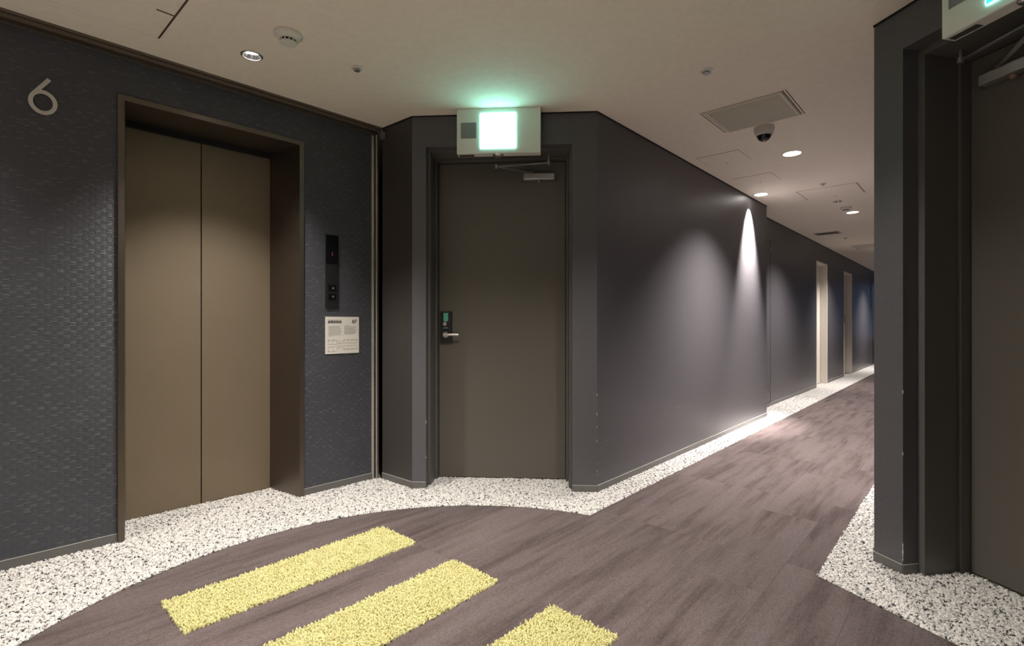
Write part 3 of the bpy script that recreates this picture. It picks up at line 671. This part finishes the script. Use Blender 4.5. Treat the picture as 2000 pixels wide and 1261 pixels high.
def sprinkler(x, y, lab, r=.030):
    e = empty('sprinkler_head', (x, y, H), 0, lab, 'sprinkler', 'small ceiling sprinkler heads')
    bm = bmesh.new(); lathe(bm, [(r,0),(r,-.004),(r*.75,-.007),(r*.6,-.007)], 28); fin('escutcheon', bm, M['whiteplastic'], e, True)
    bm = bmesh.new(); lathe(bm, [(r*.34,-.007),(r*.34,-.016)], 16); lathe(bm, [(r*.55,-.016),(r*.50,-.018)], 20); fin('deflector', bm, M['alu'], e, True)
sprinkler(-.804, 2.662, 'small ceiling sprinkler left of the teal glow, right of the smoke detector')
sprinkler(1.021, 2.691, 'small ceiling sprinkler before the air grille', .034)
sprinkler(*uv(5.60,-1.077), 'small ceiling sprinkler before the third corridor hatch', .028)
sprinkler(*uv(9.396,-1.50), 'small ceiling sprinkler just past the far slot vent')
sprinkler(*uv(8.1,-.80), 'small ceiling sprinkler just past the second lit corridor downlight')
sprinkler(*uv(10.9,-1.55), 'farthest small sprinkler beside the far air cassette')
# multi-hole speaker/nozzle cluster
e = empty('ceiling_speaker', (*uv(6.508,-1.111), H), 0, 'small round ceiling fitting with dark holes beside the far smoke detector', 'speaker')
bm = bmesh.new(); lathe(bm, [(.055,0),(.053,-.004),(.045,-.006)], 32); fin('cover', bm, M['whiteplastic'], e, True)
for i in range(5):
    a = i*2*math.pi/5; bm = bmesh.new(); lathe(bm, [(.012,-.0061),(.012,-.0075)], 16, 'z', (.028*math.cos(a), .028*math.sin(a), 0)); fin('sound_hole', bm, M['black'], e)
# dome camera
e = empty('dome_camera', (*uv(3.725,-1.062), H), 0, 'white dome security camera with black dome beside the air grille', 'security camera')
bm = bmesh.new(); lathe(bm, [(.062,0),(.064,-.010),(.060,-.034),(.052,-.050),(.046,-.055)], 40); fin('housing', bm, M['whiteplastic'], e, True)
bm = bmesh.new(); lathe(bm, [(.046,-.054)]+[(.044*math.cos(a), -.055-.040*math.sin(a)) for a in np.linspace(0,1.54,9)], 36); fin('dome', bm, M['lens'], e, True)
bm = bmesh.new(); lathe(bm, [(.0465,-.053),(.0485,-.056),(.0465,-.059)], 36, cap=False); fin('dome_ring', bm, M['alu'], e, True)
# air grilles
def grille(u0, u1, v0, v1, lab, nsl):
    cx, cy = uv((u0+u1)/2, (v0+v1)/2); L, W_ = (u1-u0)/2, (v1-v0)/2
    e = empty('air_grille', (cx, cy, H), angC, lab, 'air grille', 'ceiling air grilles')
    bm = bmesh.new(); bw = .017
    box(bm, -L, L, -W_, -W_+bw, -.008, 0); box(bm, -L, L, W_-bw, W_, -.008, 0); box(bm, -L, -L+.014, -W_+bw, W_-bw, -.008, 0); box(bm, L-.014, L, -W_+bw, W_-bw, -.008, 0); fin('grille_frame', bm, M['ivory'], e, bevel=.001)
    bm = bmesh.new(); box(bm, -L+.014, L-.014, -W_+bw, W_-bw, -.001, 0); fin('grille_back', bm, M['ivory_dark'], e)
    bm = bmesh.new(); st_ = (2*L-.028)/nsl
    bmv = [(-.16*st_,-.0050),(.20*st_,-.0085),(.20*st_,-.0072),(-.16*st_,-.0030)]
    A_ = [bm.verts.new((x_, -W_+bw, z_)) for x_, z_ in bmv]; B_ = [bm.verts.new((x_, W_-bw, z_)) for x_, z_ in bmv]
    bm.faces.new(A_); bm.faces.new(B_[::-1])
    for i in range(4): bm.faces.new([A_[i], B_[i], B_[(i+1)%4], A_[(i+1)%4]])
    o = fin('louvre_slat', bm, M['ivory'], e); o.location.x = -L+.014+st_/2
    for i in range(1, nsl):
        c_ = o.copy(); COL.objects.link(c_); c_.parent = e; c_.location.x = -L+.014+st_*(i+.5)
    for s_ in (-1, 1):      # the thin dark slots beside the frame's ends
        for g in (.006, .022):
            bm = bmesh.new(); yy = s_*(W_+g); box(bm, -L-.004, L+.004, yy-.0022, yy+.0022, -.0012, 0); fin('edge_slot', bm, M['ivory_dark'], e)
grille(3.205, 3.640, -1.270, -.822, 'square louvred air grille in the ceiling beside the dome camera', 22)
grille(10.42, 10.85, -1.56, -1.05, 'far louvred air cassette in the corridor ceiling', 14)
e = empty('slot_vent', (*uv(8.73,-1.62), H), angC, 'short dark slot vent in the far corridor ceiling', 'vent')
bm = bmesh.new(); box(bm, -.12, .12, -.16, .16, -.006, 0); fin('vent_frame', bm, M['ivory'], e)
for i in range(5):
    bm = bmesh.new(); box(bm, -.10+i*.042, -.075+i*.042, -.14, .14, -.0075, -.006); fin('vent_slot', bm, M['ivory_dark'], e)
# access hatches
def hatch(u0, u1, v0, v1, lab, latch=None, line=.0035, bold=()):
    cx, cy = uv((u0+u1)/2, (v0+v1)/2); L, W_ = (u1-u0)/2, (v1-v0)/2
    e = empty('access_hatch', (cx, cy, H), angC, lab, 'access hatch', 'ceiling access hatches')
    bm = bmesh.new(); box(bm, -L+line, L-line, -W_+line, W_-line, -.0022, -.0002); fin('hatch_panel', bm, M['ceil'], e)
    bm = bmesh.new(); t1 = line
    for i, (a, b, c, d) in enumerate(((-L,L,-W_,-W_+t1), (-L,L,W_-t1,W_), (-L,-L+t1,-W_+t1,W_-t1), (L-t1,L,-W_+t1,W_-t1))):
        if i in bold:
            if i == 0: c -= .006
            if i == 1: d += .006
            if i == 3: b += .006
        box(bm, a, b, c, d, -.0012, -.0001)
    fin('hatch_gap', bm, M['slot'], e)
    if latch:
        bm = bmesh.new(); lathe(bm, [(.009,-.0022),(.009,-.0040)], 16, 'z', (latch[0]*L, latch[1]*W_, 0)); fin('latch', bm, M['alu'], e)
# local +y is -v
hatch(.19, .667, -2.822, -2.30, 'large access hatch in the ceiling at the top left corner', None, .003, (3,))
hatch(4.065, 4.37, -1.671, -1.342, 'nearest small access hatch along the left corridor wall', (.85, .1))
hatch(4.870, 5.17, -1.667, -1.330, 'second small faint access hatch along the left corridor wall', (.85, .0), .002)
hatch(5.765, 6.25, -1.338, -.833, 'larger access hatch between the two lit corridor downlights', (.9, 0), .003, (0, 1))
e = [o for o in S.objects if o.name.startswith('access_hatch')][0]
bm = bmesh.new(); box(bm, .172, .2345, -.004, .004, -.0036, -.0022); fin('latch', bm, M['slot'], e)

# chips in the wallpaper at the corners
def chips(name, pt, dirs, zs, parent):
    for z in zs:
        bm = bmesh.new(); a = random.uniform(.0015, .003); hh = random.uniform(.003, .012)
        bmesh.ops.create_icosphere(bm, subdivisions=1, radius=1); bmesh.ops.scale(bm, vec=(a, a, hh), verts=bm.verts)
        for v_ in bm.verts: v_.co += Vector((random.uniform(-.0006,.0006), random.uniform(-.0006,.0006), random.uniform(-.001,.001)))
        o = fin('plaster_chip', bm, M['chip'], parent); o.location = (pt[0], pt[1], z)
chips('chip', C2, None, (.12, .145, .33, .42, .50, .62), bpy.data.objects['wall_front'])
chips('chip', P1, None, (.075, .09, .105, .12, .135, .52, .78), bpy.data.objects['wall_right'])
chips('chip', fw(.09), None, (.21, .43, .44), bpy.data.objects['wall_front'])
for o in list(S.objects):
    if o.type == 'EMPTY' and o.parent is None and o.get('kind') is None: o['kind'] = 'thing'
